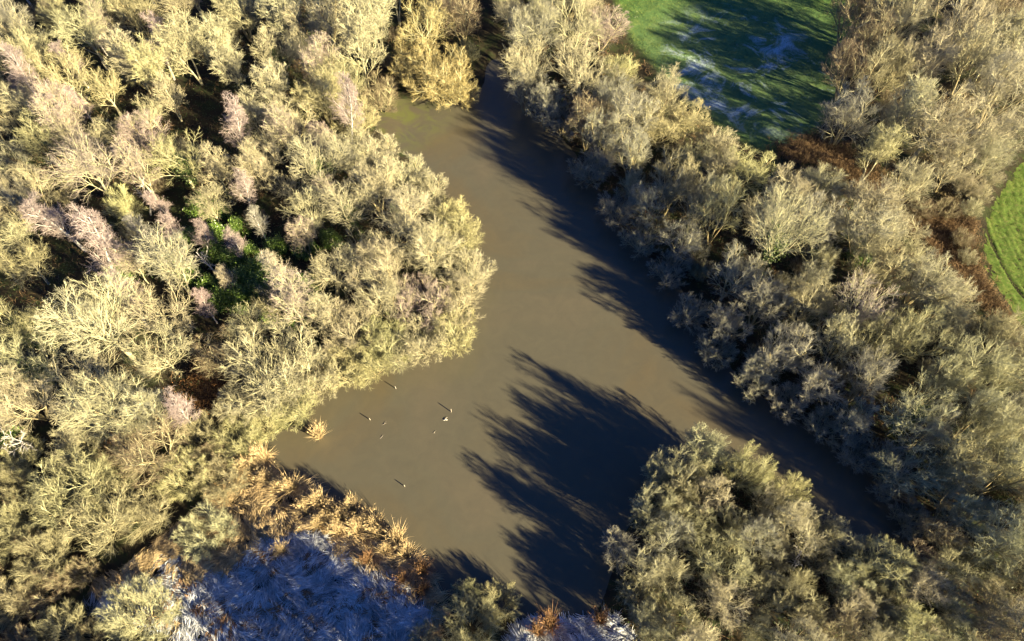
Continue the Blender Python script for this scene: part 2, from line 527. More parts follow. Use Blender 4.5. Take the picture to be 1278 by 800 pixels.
def make_kind(kind, seed):
    """returns meshes: list of (part name, mesh), crown radius, crown centre height, height"""
    rng = np.random.RandomState(seed)
    mb = MB(); trunk = MB(); limbs = []; ivy = MB()
    V = lambda *a: np.array(a, float)
    if kind in ('oak', 'ash'):
        oak = kind == 'oak'
        H = 11.0
        rad = V(.44, .44, .42) * H if oak else V(.27, .27, .44) * H
        env = (V(0, 0, (.57 if oak else .56) * H), rad * rng.uniform(.93, 1.07, 3))
        nst = 1 if oak else 2
        P, R = stems_poly(rng, nst, H * (.60 if oak else .86), .12 if nst > 1 else .05, 7, .26 if oak else .16)
        a1 = dict(n=10, t0=.34, ang=50, sd=14, ratio=1.0, fall=.35, up=.16) if oak else dict(n=10, t0=.25, ang=34, sd=8, ratio=.5, fall=.45, up=.30)
        L1 = grow(rng, P, R, K=7, env=env, wob=.15, thin=.55, **a1)
        L2 = grow(rng, *L1, n=8, t0=.18, ang=36, sd=11, ratio=.66, fall=.45, up=.10, K=6, env=env, wob=.14, thin=.58)
        L3 = grow(rng, *L2, n=6, t0=.15, ang=35, sd=12, ratio=.55, fall=.35, up=.06, K=4, env=env, wob=.14, thin=.6)
        L4 = grow(rng, *L3, n=6 if oak else 4, t0=.10, ang=33, sd=11, ratio=.62, fall=.3, up=.05, K=3, env=env, wob=.13, thin=.6, lmin=.25)
        trunk.tubes(P, R, 7)
        for k in range(L1[0].shape[0]):
            lm = MB(); lm.tubes(L1[0][k:k + 1], np.maximum(L1[1][k:k + 1], .03), 5); limbs.append(lm)
        mb.tubes(L2[0], np.maximum(L2[1], .026), 3, 0.0)
        mb.tubes(L3[0], np.maximum(L3[1], .014), 3, 0.3)
        mb.tubes(L4[0], np.maximum(L4[1], np.array([.009, .007, .004])[None]), 3, 0.75)
        L5 = grow(rng, *L4, n=2, t0=.1, ang=38, sd=14, ratio=.62, fall=.2, up=.03, K=2, env=env, lmin=.22)
        mb.slivers(L5[0][:, 0], L5[0][:, 1], .013, rng)
        mats = ('bark', 'twig')
        src = np.concatenate([P.reshape(-1, 3), ((P[:, :-1] + P[:, 1:]) / 2).reshape(-1, 3), L1[0][:, 1:3].reshape(-1, 3)])
        C = src[rng.randint(len(src), size=2600)] + rng.normal(0, .34, (2600, 3))
        ivy.leaves(C[C[:, 2] > .2], .11, rng, rng.rand((C[:, 2] > .2).sum()))
        cr, cz = rad[0], env[0][2]
    elif kind == 'birch':
        H = 10.0
        rad = V(.24, .24, .40) * H; env = (V(0, 0, .60 * H), rad)
        P, R = stems_poly(rng, 1, H * .97, .06, 8, .14, crook=.2)
        L1 = grow(rng, P, R, n=24, t0=.26, ang=42, sd=9, ratio=.30, fall=.55, up=.35, K=5, env=env, thin=.42, wob=.10)
        L2 = grow(rng, *L1, n=7, t0=.15, ang=34, sd=11, ratio=.6, fall=.35, up=.05, K=4, env=env, wob=.12)
        L3 = grow(rng, *L2, n=7, t0=.15, ang=38, sd=14, ratio=.55, fall=.2, up=-.05, K=3, env=env, wob=.16, lmin=.3)
        trunk.tubes(P, R, 6)
        mb.tubes(L1[0], np.maximum(L1[1], .025), 3, 0.0)
        mb.tubes(L2[0], np.maximum(L2[1], .016), 3, 0.6)
        mb.tubes(L3[0], np.maximum(L3[1], .009), 3, 0.95)
        L4 = grow(rng, *L3, n=6, t0=.1, ang=36, sd=14, ratio=.65, fall=.2, up=-.08, K=2, env=env, lmin=.3)
        mb.slivers(L4[0][:, 0], L4[0][:, 1], .012, rng)
        mats = ('bark_birch', 'twig_birch'); cr, cz = rad[0], env[0][2]
    else:
        if kind == 'alder':     # tall, full crown of several stems
            H, rad, cz, ns, spread, r = 9.5, V(.36, .36, .44), .54, 4, .34, .13
        elif kind == 'willow':  # low dome, twigs down to the water
            H, rad, cz, ns, spread, r = 7.0, V(.52, .52, .52), .44, 9, .95, .09
        else:                   # sallow: fan of straight rods
            H, rad, cz, ns, spread, r = 4.4, V(.62, .62, .56), .40, 16, 1.15, .05
        rad = rad * H
        env = (V(0, 0, cz * H), rad * rng.uniform(.93, 1.07, 3))
        P, R = stems_poly(rng, ns, H * .9, spread, 6, r)
        # keep stems inside the crown
        s = np.linalg.norm((P - env[0]) / env[1], axis=2)
        if kind == 'alder':
            L1 = grow(rng, P, R, n=10, t0=.25, ang=42, sd=11, ratio=.46, fall=.4, up=.20, K=6, env=env, wob=.14, thin=.5)
            L2 = grow(rng, *L1, n=8, t0=.15, ang=36, sd=11, ratio=.60, fall=.4, up=.10, K=5, env=env, wob=.13)
            L3 = grow(rng, *L2, n=8, t0=.10, ang=32, sd=11, ratio=.66, fall=.35, up=.06, K=3, env=env, wob=.09, lmin=.4)
            n5, tw = 5, .012
        elif kind == 'willow':
            L1 = grow(rng, P, R, n=9, t0=.15, ang=38, sd=12, ratio=.5, fall=.4, up=.16, K=5, env=env, wob=.14, thin=.5)
            L2 = grow(rng, *L1, n=7, t0=.12, ang=34, sd=11, ratio=.58, fall=.35, up=.10, K=4, env=env, wob=.12)
            L3 = grow(rng, *L2, n=7, t0=.10, ang=30, sd=11, ratio=.68, fall=.3, up=.10, K=3, env=env, wob=.09, lmin=.4)
            n5, tw = 4, .012
        else:
            L1 = grow(rng, P, R, n=8, t0=.10, ang=28, sd=9, ratio=.55, fall=.4, up=.15, K=4, env=env, wob=.08, thin=.55)
            L2 = grow(rng, *L1, n=7, t0=.12, ang=26, sd=9, ratio=.55, fall=.35, up=.10, K=4, env=env, wob=.08)
            L3 = grow(rng, *L2, n=5, t0=.1, ang=26, sd=10, ratio=.6, fall=.3, up=.08, K=3, env=env, wob=.08, lmin=.25)
            n5, tw = 4, .009
        trunk.tubes(P, R, 5)
        k = .6 if kind == 'shrub' else 1.0
        mb.tubes(L1[0], np.maximum(L1[1], .030 * k), 3, 0.0)
        mb.tubes(L2[0], np.maximum(L2[1], .018 * k), 3, 0.3)
        mb.tubes(L3[0], np.maximum(L3[1], np.array([.011, .008, .005])[None] * k), 3, 0.75)
        L4 = grow(rng, *L3, n=n5, t0=.1, ang=34, sd=14, ratio=.6, fall=.2, up=.08, K=2, env=env, lmin=.24)
        mb.slivers(L4[0][:, 0], L4[0][:, 1], tw, rng)
        mats = ('stem', 'twig'); cr, cz = rad[0], env[0][2]
    parts = [('trunk', trunk.mesh(kind + '_trunk', M[mats[0]], True))]
    parts += [('limb', l.mesh(kind + '_limb', M[mats[0]], True)) for l in limbs]
    parts += [('crown', mb.mesh(kind + '_crown', M[mats[1]]))]
    iv = ivy.mesh(kind + '_ivy', M['ivy']) if ivy.v else None
    return dict(parts=parts, ivy=iv, cr=cr, cz=cz, H=H)


NVAR = {'oak': 4, 'ash': 3, 'birch': 3, 'alder': 4, 'willow': 4, 'shrub': 3}
PROTO = {k: [make_kind(k, 11 * i + 100 + 7 * len(k)) for i in range(n)] for k, n in NVAR.items()}

COLS = {  # twig colours; grey also stands in for shade on the right bank
    'tan': (0.32, 0.30, 0.20), 'yellow': (0.34, 0.33, 0.165), 'gold': (0.34, 0.275, 0.12), 'pink': (0.29, 0.235, 0.225),
    'olive': (0.23, 0.22, 0.125), 'grey': (0.225, 0.225, 0.185), 'brown': (0.17, 0.13, 0.085), 'green': (0.315, 0.315, 0.19), 'pale': (0.36, 0.345, 0.24),
}
CWORD = {'tan': 'tan', 'yellow': 'yellowish', 'gold': 'golden', 'pink': 'pinkish', 'olive': 'olive', 'grey': 'grey', 'brown': 'brown', 'green': 'greenish', 'pale': 'pale cream'}
KNAME = {'oak': 'bare_oak', 'ash': 'bare_ash', 'birch': 'bare_birch', 'alder': 'bare_alder', 'willow': 'bare_willow', 'shrub': 'sallow_bush'}
KWORD = {'oak': 'spreading bare oak', 'ash': 'slender bare ash', 'birch': 'bare birch', 'alder': 'bare alder', 'willow': 'domed bare willow', 'shrub': 'sallow bush'}
KCAT = {'oak': 'tree', 'ash': 'tree', 'birch': 'tree', 'alder': 'tree', 'willow': 'tree', 'shrub': 'bush'}
TR = random.Random(3)
PLACED = []      # (x, y, radius)


def put_tree(kind, x, y, rm, col, ivy=False, hscale=1.0, limbs=True):
    pr = TR.choice(PROTO[kind])
    s = rm / pr['cr']
    root = link(KNAME[kind], None)
    root.empty_display_size = 0.5
    root.location = (x, y, gz(x, y))
    root.rotation_euler = (TR.gauss(0, .03), TR.gauss(0, .03), TR.uniform(0, 6.28))
    root.scale = (s, s, s * hscale)
    j = TR.uniform(.88, 1.12)
    c = tuple(min(.8, a * j) for a in COLS[col]) + (1,)
    tk = None
    for nm, me in pr['parts']:
        o = link(nm, me, tk if nm == 'limb' else root); o.color = c
        if nm == 'trunk': tk = o
    if ivy and pr['ivy']: link('ivy', pr['ivy'], root)
    PLACED.append((x, y, rm))
    return root


# hand-set crowns: px, py, radius px, kind, colour, zone [, label]
NW, PEN, SW, INL, EB, NE, SE, SO = 'in the upper left wood', 'on the rounded left shore', 'in the scrub left of the reeds', 'around the narrow top inlet', \
    'on the shaded right bank', 'in the wood between the fields', 'on the lower right point', 'at the bottom shore'
T = [
    (110, 45, 36, 'oak', 'green', NW), (85, 92, 36, 'oak', 'yellow', NW), (42, 68, 30, 'oak', 'green', NW), (165, 75, 23, 'ash', 'pale', NW), (195, 88, 23, 'ash', 'yellow', NW),
    (232, 60, 25, 'ash', 'green', NW), (266, 60, 23, 'ash', 'tan', NW), (293, 85, 20, 'ash', 'pale', NW), (347, 70, 30, 'oak', 'tan', NW), (135, 118, 26, 'oak', 'yellow', NW),
    (188, 178, 27, 'alder', 'pink', NW, 'rounded pinkish grey alder left of the ivy-trunked yellow oak'), (222, 200, 36, 'oak', 'yellow', NW, 'bright yellowish oak with ivied trunk beside the dark upper left clearing'),
    (118, 218, 44, 'oak', 'pink', NW, 'large round pinkish tan oak standing alone below the upper left ridge'), (65, 262, 30, 'birch', 'pink', NW), (325, 192, 26, 'oak', 'tan', NW), (300, 236, 17, 'birch', 'pink', NW),
    (200, 252, 15, 'birch', 'pink', NW), (405, 205, 38, 'oak', 'pale', NW), (402, 122, 28, 'alder', 'yellow', NW), (15, 138, 30, 'alder', 'tan', NW), (400, 30, 34, 'alder', 'tan', NW), (358, 18, 26, 'ash', 'pale', NW),
    (10, 30, 26, 'alder', 'grey', NW), (170, 18, 26, 'alder', 'olive', NW), (225, 10, 26, 'oak', 'tan', NW), (300, 15, 26, 'alder', 'green', NW), (60, 175, 26, 'alder', 'olive', NW), (20, 200, 26, 'oak', 'grey', NW),
    (20, 302, 30, 'oak', 'green', NW), (40, 332, 30, 'oak', 'yellow', NW), (111, 312, 32, 'birch', 'pink', NW, 'broad purplish pink birch crown above the huge pale oak'), (128, 405, 58, 'oak', 'pale', NW, 'huge pale oak with fanned limbs at the middle left'),
    (192, 388, 44, 'oak', 'tan', NW, 'wide tan oak just right of the huge pale oak'), (200, 440, 38, 'oak', 'tan', NW), (250, 298, 15, 'birch', 'pink', NW), (182, 294, 17, 'birch', 'grey', NW), (212, 285, 15, 'birch', 'pink', NW),
    (297, 302, 15, 'birch', 'pink', NW), (351, 330, 24, 'birch', 'pale', NW, 'white stemmed birch with spread crown above the green hollies'), (290, 346, 14, 'birch', 'tan', NW), (256, 380, 16, 'birch', 'pink', NW), (325, 285, 14, 'birch', 'grey', NW),
    (385, 270, 30, 'oak', 'tan', NW), (17, 415, 32, 'oak', 'yellow', NW), (34, 452, 44, 'oak', 'green', NW, 'ivy clad oak with long pale limbs at the left edge'), (337, 462, 52, 'willow', 'tan', PEN, 'broad dense tan dome left of the shore notch'),
    (304, 415, 30, 'oak', 'tan', NW), (398, 392, 22, 'ash', 'pale', NW), (111, 480, 46, 'oak', 'tan', NW), (216, 508, 26, 'birch', 'pink', NW), (142, 512, 44, 'alder', 'tan', NW, 'low tangled tan crown below the huge pale oak'), (410, 340, 36, 'oak', 'tan', NW),
    (28, 500, 34, 'alder', 'tan', NW), (440, 262, 34, 'oak', 'pale', NW), (360, 236, 26, 'oak', 'tan', NW), (270, 440, 26, 'alder', 'brown', NW),
    (190, 142, 22, 'oak', 'tan', NW), (322, 142, 24, 'alder', 'pale', NW), (362, 152, 24, 'alder', 'tan', NW), (82, 152, 22, 'oak', 'pale', NW), (40, 238, 24, 'alder', 'tan', NW), (340, 112, 22, 'ash', 'pale', NW), (212, 122, 18, 'ash', 'tan', NW), (158, 262, 20, 'alder', 'yellow', NW), (270, 214, 20, 'ash', 'tan', NW),
    # peninsula
    (442, 192, 26, 'willow', 'pale', PEN), (469, 192, 24, 'willow', 'pale', PEN), (504, 220, 26, 'willow', 'pale', PEN), (534, 244, 26, 'willow', 'pale', PEN), (466, 232, 30, 'alder', 'tan', PEN), (442, 148, 24, 'willow', 'yellow', PEN),
    (565, 268, 24, 'willow', 'yellow', PEN), (572, 300, 28, 'willow', 'yellow', PEN), (582, 344, 27, 'willow', 'pale', PEN), (568, 378, 32, 'willow', 'tan', PEN), (560, 412, 30, 'willow', 'yellow', PEN), (528, 424, 28, 'willow', 'tan', PEN),
    (524, 382, 34, 'willow', 'pink', PEN, 'pink flushed willow dome just inside the left shore'), (492, 300, 36, 'oak', 'tan', PEN), (534, 310, 34, 'alder', 'tan', PEN), (445, 316, 32, 'oak', 'tan', PEN), (438, 410, 34, 'willow', 'tan', PEN), (478, 426, 30, 'willow', 'yellow', PEN),
    (462, 450, 28, 'willow', 'yellow', PEN), (430, 458, 28, 'willow', 'yellow', PEN), (494, 436, 24, 'willow', 'tan', PEN), (392, 470, 30, 'willow', 'tan', PEN), (505, 262, 28, 'alder', 'pale', PEN), (480, 372, 30, 'alder', 'tan', PEN), (366, 500, 28, 'willow', 'yellow', PEN),
    # scrub
    (94, 611, 44, 'willow', 'olive', SW), (128, 650, 40, 'willow', 'olive', SW), (182, 641, 28, 'willow', 'olive', SW), (61, 697, 32, 'shrub', 'olive', SW), (230, 594, 30, 'shrub', 'yellow', SW), (278, 596, 28, 'shrub', 'olive', SW),
    (259, 663, 31, 'shrub', 'green', SW, 'round pale green sallow bush standing alone among golden reeds'), (250, 548, 28, 'shrub', 'olive', SW), (296, 550, 28, 'shrub', 'yellow', SW), (330, 528, 22, 'shrub', 'yellow', SW), (174, 770, 40, 'shrub', 'green', SW, 'rounded greenish bush below the blue frosted reeds'),
    (78, 790, 30, 'shrub', 'olive', SW), (10, 608, 26, 'shrub', 'olive', SW), (8, 672, 28, 'shrub', 'olive', SW), (189, 557, 38, 'alder', 'brown', SW, 'brown tangled alder above the olive willows'), (36, 645, 28, 'shrub', 'olive', SW), (14, 755, 28, 'shrub', 'olive', SW),
    (30, 575, 26, 'shrub', 'yellow', SW), (150, 585, 26, 'willow', 'olive', SW), (96, 560, 30, 'willow', 'tan', SW), (60, 740, 26, 'shrub', 'brown', SW), (300, 505, 26, 'willow', 'tan', SW),
    # inlet
    (548, 92, 34, 'willow', 'gold', INL, 'bright golden willow at the head of the pond'), (516, 80, 30, 'willow', 'gold', INL), (572, 108, 22, 'willow', 'gold', INL), (530, 30, 36, 'oak', 'gold', INL, 'tall golden tan oak behind the golden willows'), (474, 114, 24, 'willow', 'brown', INL), (446, 50, 32, 'ash', 'tan', INL),
    (470, 25, 26, 'ash', 'pale', INL), (580, 68, 16, 'shrub', 'olive', INL), (575, 18, 26, 'alder', 'brown', INL), (660, 84, 32, 'oak', 'tan', INL), (668, 46, 38, 'oak', 'grey', INL), (712, 34, 38, 'oak', 'tan', INL), (728, 86, 40, 'oak', 'tan', INL), (656, 106, 22, 'alder', 'grey', INL), (683, 130, 22, 'alder', 'grey', INL),
    (762, 112, 34, 'oak', 'tan', INL), (786, 150, 28, 'alder', 'grey', INL), (790, 190, 24, 'alder', 'grey', EB), (752, 36, 28, 'alder', 'pink', INL), (822, 160, 30, 'alder', 'yellow', EB), (735, 150, 26, 'alder', 'brown', INL), (640, 22, 28, 'oak', 'tan', INL), (776, 88, 24, 'alder', 'yellow', EB), (752, 200, 22, 'alder', 'grey', EB),
    # right bank; shade of its water side is put into the grey crowns
    (858, 152, 28, 'alder', 'yellow', EB), (896, 180, 24, 'alder', 'tan', EB), (928, 214, 32, 'alder', 'yellow', EB), (875, 200, 30, 'oak', 'olive', EB), (983, 246, 30, 'alder', 'tan', EB), (1024, 232, 30, 'alder', 'tan', EB), (1084, 258, 32, 'alder', 'tan', EB), (976, 292, 48, 'oak', 'tan', EB, 'large pale tan oak in the middle of the right bank'),
    (1084, 296, 38, 'alder', 'pale', EB), (1120, 294, 30, 'alder', 'tan', EB), (1027, 328, 18, 'alder', 'tan', EB), (1081, 390, 42, 'oak', 'pink', EB, 'pinkish tan oak catching the sun amid the shaded right bank'), (1050, 428, 26, 'alder', 'tan', EB), (953, 376, 28, 'alder', 'grey', EB), (1152, 356, 36, 'alder', 'pale', EB), (1182, 374, 32, 'alder', 'pale', EB),
    (1204, 450, 42, 'oak', 'green', EB), (1246, 472, 32, 'alder', 'green', EB), (1145, 508, 44, 'oak', 'green', EB, 'greenish broad oak low on the right bank'), (915, 339, 30, 'alder', 'grey', EB), (910, 400, 26, 'alder', 'grey', EB), (983, 440, 32, 'alder', 'grey', EB), (1020, 480, 30, 'alder', 'grey', EB), (949, 454, 24, 'alder', 'grey', EB), (1084, 474, 30, 'alder', 'grey', EB),
    (840, 226, 28, 'alder', 'olive', EB), (812, 250, 26, 'alder', 'grey', EB), (866, 262, 30, 'oak', 'olive', EB), (850, 300, 26, 'alder', 'grey', EB), (900, 262, 28, 'alder', 'olive', EB), (1010, 380, 28, 'alder', 'olive', EB), (1138, 420, 32, 'alder', 'olive', EB), (1138, 588, 46, 'oak', 'green', EB), (1202, 574, 34, 'alder', 'yellow', EB),
    (1199, 612, 28, 'alder', 'green', EB), (1266, 587, 34, 'alder', 'green', EB), (1260, 668, 38, 'alder', 'green', EB), (1185, 719, 34, 'alder', 'olive', EB), (1253, 752, 36, 'alder', 'olive', EB), (1112, 570, 26, 'alder', 'grey', EB), (1225, 520, 30, 'alder', 'green', EB), (1066, 528, 28, 'alder', 'grey', EB), (1270, 520, 28, 'alder', 'grey', EB), (1172, 660, 28, 'alder', 'brown', EB), (1216, 644, 30, 'alder', 'green', EB), (1226, 702, 32, 'alder', 'olive', EB), (1276, 716, 30, 'alder', 'olive', EB), (1236, 792, 34, 'alder', 'brown', EB), (1192, 764, 28, 'alder', 'olive', EB), (1150, 700, 24, 'alder', 'brown', EB), (1160, 540, 28, 'alder', 'grey', EB), (1100, 430, 28, 'alder', 'olive', EB), (1180, 480, 28, 'alder', 'green', EB), (1240, 540, 28, 'alder', 'green', EB), (1180, 410, 26, 'alder', 'tan', EB),
    *[(a, b, 25, 'willow', 'grey', EB) for a, b in ((702, 150), (738, 208), (772, 258), (802, 297), (838, 336), (862, 386), (896, 432), (938, 474), (984, 502), (1030, 530), (1072, 566), (1112, 606), (1140, 650))],  # shore row: shade painted in as darker grey twigs
    # between the fields
    (1098, 94, 30, 'alder', 'olive', NE), (1128, 20, 34, 'alder', 'tan', NE), (1067, 16, 30, 'alder', 'brown', NE), (1185, 44, 34, 'alder', 'tan', NE), (1219, 72, 34, 'alder', 'tan', NE), (1125, 142, 26, 'ash', 'tan', NE), (1060, 142, 30, 'alder', 'grey', NE), (1098, 189, 22, 'ash', 'yellow', NE, 'pale stemmed leaning ash above the brown gully'), (1172, 148, 48, 'oak', 'tan', NE, 'large many-limbed tan oak left of the striped pasture'),
    (1214, 172, 40, 'oak', 'tan', NE), (1253, 114, 36, 'alder', 'pale', NE), (1135, 230, 26, 'alder', 'tan', NE), (1250, 168, 26, 'alder', 'pale', NE), (1252, 24, 26, 'oak', 'brown', NE, 'dark twisted oak over the grass in the top right corner'), (1080, 55, 28, 'alder', 'brown', NE), (1148, 80, 30, 'alder', 'tan', NE), (1060, 90, 26, 'alder', 'brown', NE), (1275, 70, 26, 'alder', 'tan', NE), (1232, 202, 22, 'alder', 'pale', NE), (1186, 214, 22, 'alder', 'tan', NE), (1204, 236, 16, 'shrub', 'tan', NE), (1180, 262, 14, 'shrub', 'brown', NE), (1150, 262, 15, 'shrub', 'brown', NE), (1200, 300, 13, 'shrub', 'brown', NE), (1222, 246, 12, 'shrub', 'tan', NE), (1210, 264, 12, 'shrub', 'tan', NE), (1234, 226, 13, 'shrub', 'pale', NE), (1206, 322, 11, 'shrub', 'tan', NE),
    # lower right point
    (885, 558, 30, 'alder', 'green', SE), (864, 596, 29, 'alder', 'green', SE), (926, 588, 32, 'alder', 'yellow', SE), (988, 612, 25, 'alder', 'yellow', SE), (915, 655, 24, 'alder', 'tan', SE, 'compact rounded crown ringed by shadow on the lower right point'), (865, 655, 26, 'alder', 'green', SE), (959, 632, 26, 'alder', 'tan', SE), (1023, 665, 26, 'alder', 'green', SE), (1052, 670, 24, 'alder', 'tan', SE), (976, 690, 22, 'alder', 'grey', SE),
    (899, 704, 38, 'alder', 'green', SE), (1108, 707, 34, 'alder', 'yellow', SE, 'bright yellowish crown at the right flank of the lower right point'), (1086, 740, 26, 'alder', 'tan', SE), (1142, 775, 30, 'alder', 'yellow', SE), (902, 748, 34, 'alder', 'tan', SE), (946, 784, 24, 'alder', 'green', SE), (1050, 786, 28, 'alder', 'brown', SE), (830, 588, 28, 'alder', 'green', SE), (813, 640, 30, 'alder', 'green', SE), (806, 706, 28, 'alder', 'tan', SE),
    (840, 714, 26, 'alder', 'green', SE), (796, 742, 26, 'alder', 'olive', SE), (774, 684, 26, 'alder', 'grey', SE), (840, 770, 32, 'alder', 'green', SE), (1000, 740, 28, 'alder', 'olive', SE), (940, 720, 26, 'alder', 'tan', SE), (1190, 800, 28, 'alder', 'green', SE), (1060, 722, 26, 'alder', 'green', SE), (1030, 702, 24, 'alder', 'tan', SE), (1082, 692, 24, 'alder', 'yellow', SE), (1112, 752, 28, 'alder', 'tan', SE), (1160, 806, 28, 'alder', 'tan', SE), (1120, 792, 28, 'alder', 'green', SE), (1010, 772, 26, 'alder', 'olive', SE), (960, 742, 28, 'alder', 'green', SE), (1062, 762, 26, 'alder', 'tan', SE), (846, 625, 26, 'alder', 'green', SE), (890, 622, 26, 'alder', 'tan', SE),
    # bottom shore
    (582, 742, 18, 'shrub', 'yellow', SO, 'smaller leftmost yellow green bush at the bottom shore'), (624, 752, 24, 'shrub', 'yellow', SO, 'tall bushy yellow green sallow at the bottom shore'), (588, 782, 34, 'shrub', 'olive', SO, 'broad olive bush cut by the bottom picture edge'), (528, 795, 16, 'shrub', 'tan', SO, 'little tan bush right of the frosted reeds'),
]
ZN = {NW: 'trees of the upper left wood', PEN: 'trees on the left shore', SW: 'bushes left of the reeds', INL: 'trees round the inlet', EB: 'trees of the right bank', NE: 'trees between the fields', SE: 'trees on the lower right point', SO: 'bushes on the bottom shore'}
ORD = ['leftmost', 'second from left', 'third from left', 'fourth from left', 'fifth from left', 'sixth from left', 'seventh from left', 'eighth from left', 'ninth from left', 'tenth from left',
       'eleventh from left', 'twelfth from left', 'thirteenth from left', 'fourteenth from left', 'fifteenth from left', 'sixteenth from left', 'seventeenth from left', 'eighteenth from left']
HS = {SE: 1.02, EB: 1.1, NE: 1.0, NW: .92, INL: .95, PEN: .95, SW: .8, SO: .85}
IVY = {(222, 200), (34, 452), (440, 262), (875, 200), (1145, 508), (976, 292), (17, 415), (347, 70), (405, 205), (866, 262)}


def zone_height(kind, zone):
    return 0.75 if (kind, zone) == ('willow', EB) else HS.get(zone, 1.0)


GROW = 1.26


def crown_spot(px, py, rpx, kind, hs, grow=GROW):
    pr = PROTO[kind][0]
    z = 4.0
    for _ in range(4):
        x, y, t = unproj(px, py, z)
        rm = rpx * grow / FPX * t
        z = pr['cz'] * rm / pr['cr'] * hs + 0.4
    return x, y, rm


rows = {}
for e in T:
    px, py, rp, kind, col, zone = e[:6]
    hs = zone_height(kind, zone)
    if zone == SE:          # tall at the tip of the point, lower behind
        front = (px < 960 and py < 690) or (px < 850 and py < 725)
        if kind == 'alder' and (px + py) % 3 != 0: kind, hs = 'willow', 1.52 if front else 1.08
        else: hs = 1.1 if front else .85
    g = {EB: 1.14, SE: 1.1}.get(zone, GROW)
    if zone == EB:          # low along the water, taller inland
        x, y, _ = unproj(px, py, 4.0)
        d = sdf(POND, np.array([x]), np.array([y]))[0]
        q = min(1, max(0, (d - 2) / 7)) * min(1, max(0, (22 - d) / 8))
        hs = 0.84 + 0.56 * q
        if px > 1150 and py > 690: hs = 0.6
    if zone in (EB, INL) and px > 740:      # low hedge beside the meadow
        x, y, _ = unproj(px, py, 3.0)
        if sdf(FIELD1, np.array([x]), np.array([y]))[0] < 11: hs = 0.6
    x, y, rm = crown_spot(px, py, rp, kind, hs, g)
    o = put_tree(kind, x, y, rm, col, (px, py) in IVY, hs)
    o['category'] = KCAT[kind]; o['group'] = ZN[zone]
    if len(e) > 6: o['label'] = e[6]
    else: rows.setdefault((zone, kind, col), []).append((px, o))
for (zone, kind, col), lst in rows.items():
    lst.sort(key=lambda q: q[0])
    for i, (px, o) in enumerate(lst):
        base = f'{CWORD[col]} {KWORD[kind]} {zone}'
        o['label'] = base if len(lst) == 1 else (f'{base}, {ORD[i]} of such' if i < len(lst) - 1 else f'{base}, rightmost of such')

# filler trees between the crowns
FILL = [
    (poly_w([(-60, -60), (600, -60), (600, 60), (470, 125), (440, 180), (560, 300), (575, 400), (470, 440), (380, 480), (320, 520), (180, 560), (-70, 560)]), 125,
     [('oak', 'tan'), ('ash', 'pink'), ('birch', 'pink'), ('alder', 'tan'), ('alder', 'olive'), ('ash', 'grey')], (1.6, 3.2), 'small bare tree filling the gaps between crowns of the upper left wood', 'small trees in the upper left wood'),
    (poly_w([(-70, 560), (180, 560), (300, 520), (300, 580), (230, 650), (170, 690), (90, 740), (140, 800), (300, 830), (-60, 830)]), 22, [('shrub', 'olive'), ('shrub', 'brown')], (1.2, 2.0),
     'low dull twiggy bush filling gaps in the scrub left of the reeds', 'low bushes left of the reeds'),
    (poly_w([(610, -60), (790, -60), (800, 40), (870, 140), (930, 195), (1010, 230), (1090, 275), (1160, 330), (1230, 420), (1330, 500), (1340, 840), (1220, 830), (1120, 680), (1030, 560), (930, 470), (880, 370), (780, 270), (700, 150), (640, 80)]), 42,
     [('alder', 'grey'), ('alder', 'olive'), ('oak', 'tan'), ('alder', 'tan')], (1.5, 2.9), 'small bare tree filling the gaps between crowns of the right bank', 'small trees on the right bank'),
    (poly_w([(1072, -60), (1340, -60), (1340, 110), (1240, 215), (1190, 250), (1110, 215), (1040, 165), (1066, 100)]), 28, [('alder', 'tan'), ('ash', 'tan'), ('alder', 'brown')], (1.6, 3.0),
     'small bare tree filling the gaps in the wood between the fields', 'small trees between the fields'),
    (poly_w([(860, 585), (940, 620), (1040, 690), (1110, 700), (1200, 830), (780, 830), (770, 740), (800, 650)]), 10, [('alder', 'green'), ('alder', 'tan'), ('alder', 'grey')], (1.3, 2.3),
     'small bare tree filling the gaps on the lower right point', 'small trees on the lower right point'),
]
FILL += [
    (FILL[0][0], 60, [('shrub', 'olive'), ('shrub', 'brown'), ('shrub', 'grey')], (1.0, 1.7), '', 'understorey bushes of the upper left wood'),
    (FILL[2][0], 75, [('shrub', 'olive'), ('shrub', 'brown'), ('shrub', 'grey')], (1.1, 1.9), '', 'understorey bushes of the right bank'),
    (FILL[3][0], 18, [('shrub', 'tan'), ('shrub', 'brown')], (1.0, 1.7), '', 'understorey bushes between the fields'),
]
HOLLY_GLADE = poly_w([(262, 312), (330, 300), (385, 340), (392, 396), (330, 404), (270, 386)])
CLEAR = poly_w([(242, 138), (290, 136), (306, 176), (280, 186), (246, 172)])
fr = np.random.RandomState(21)
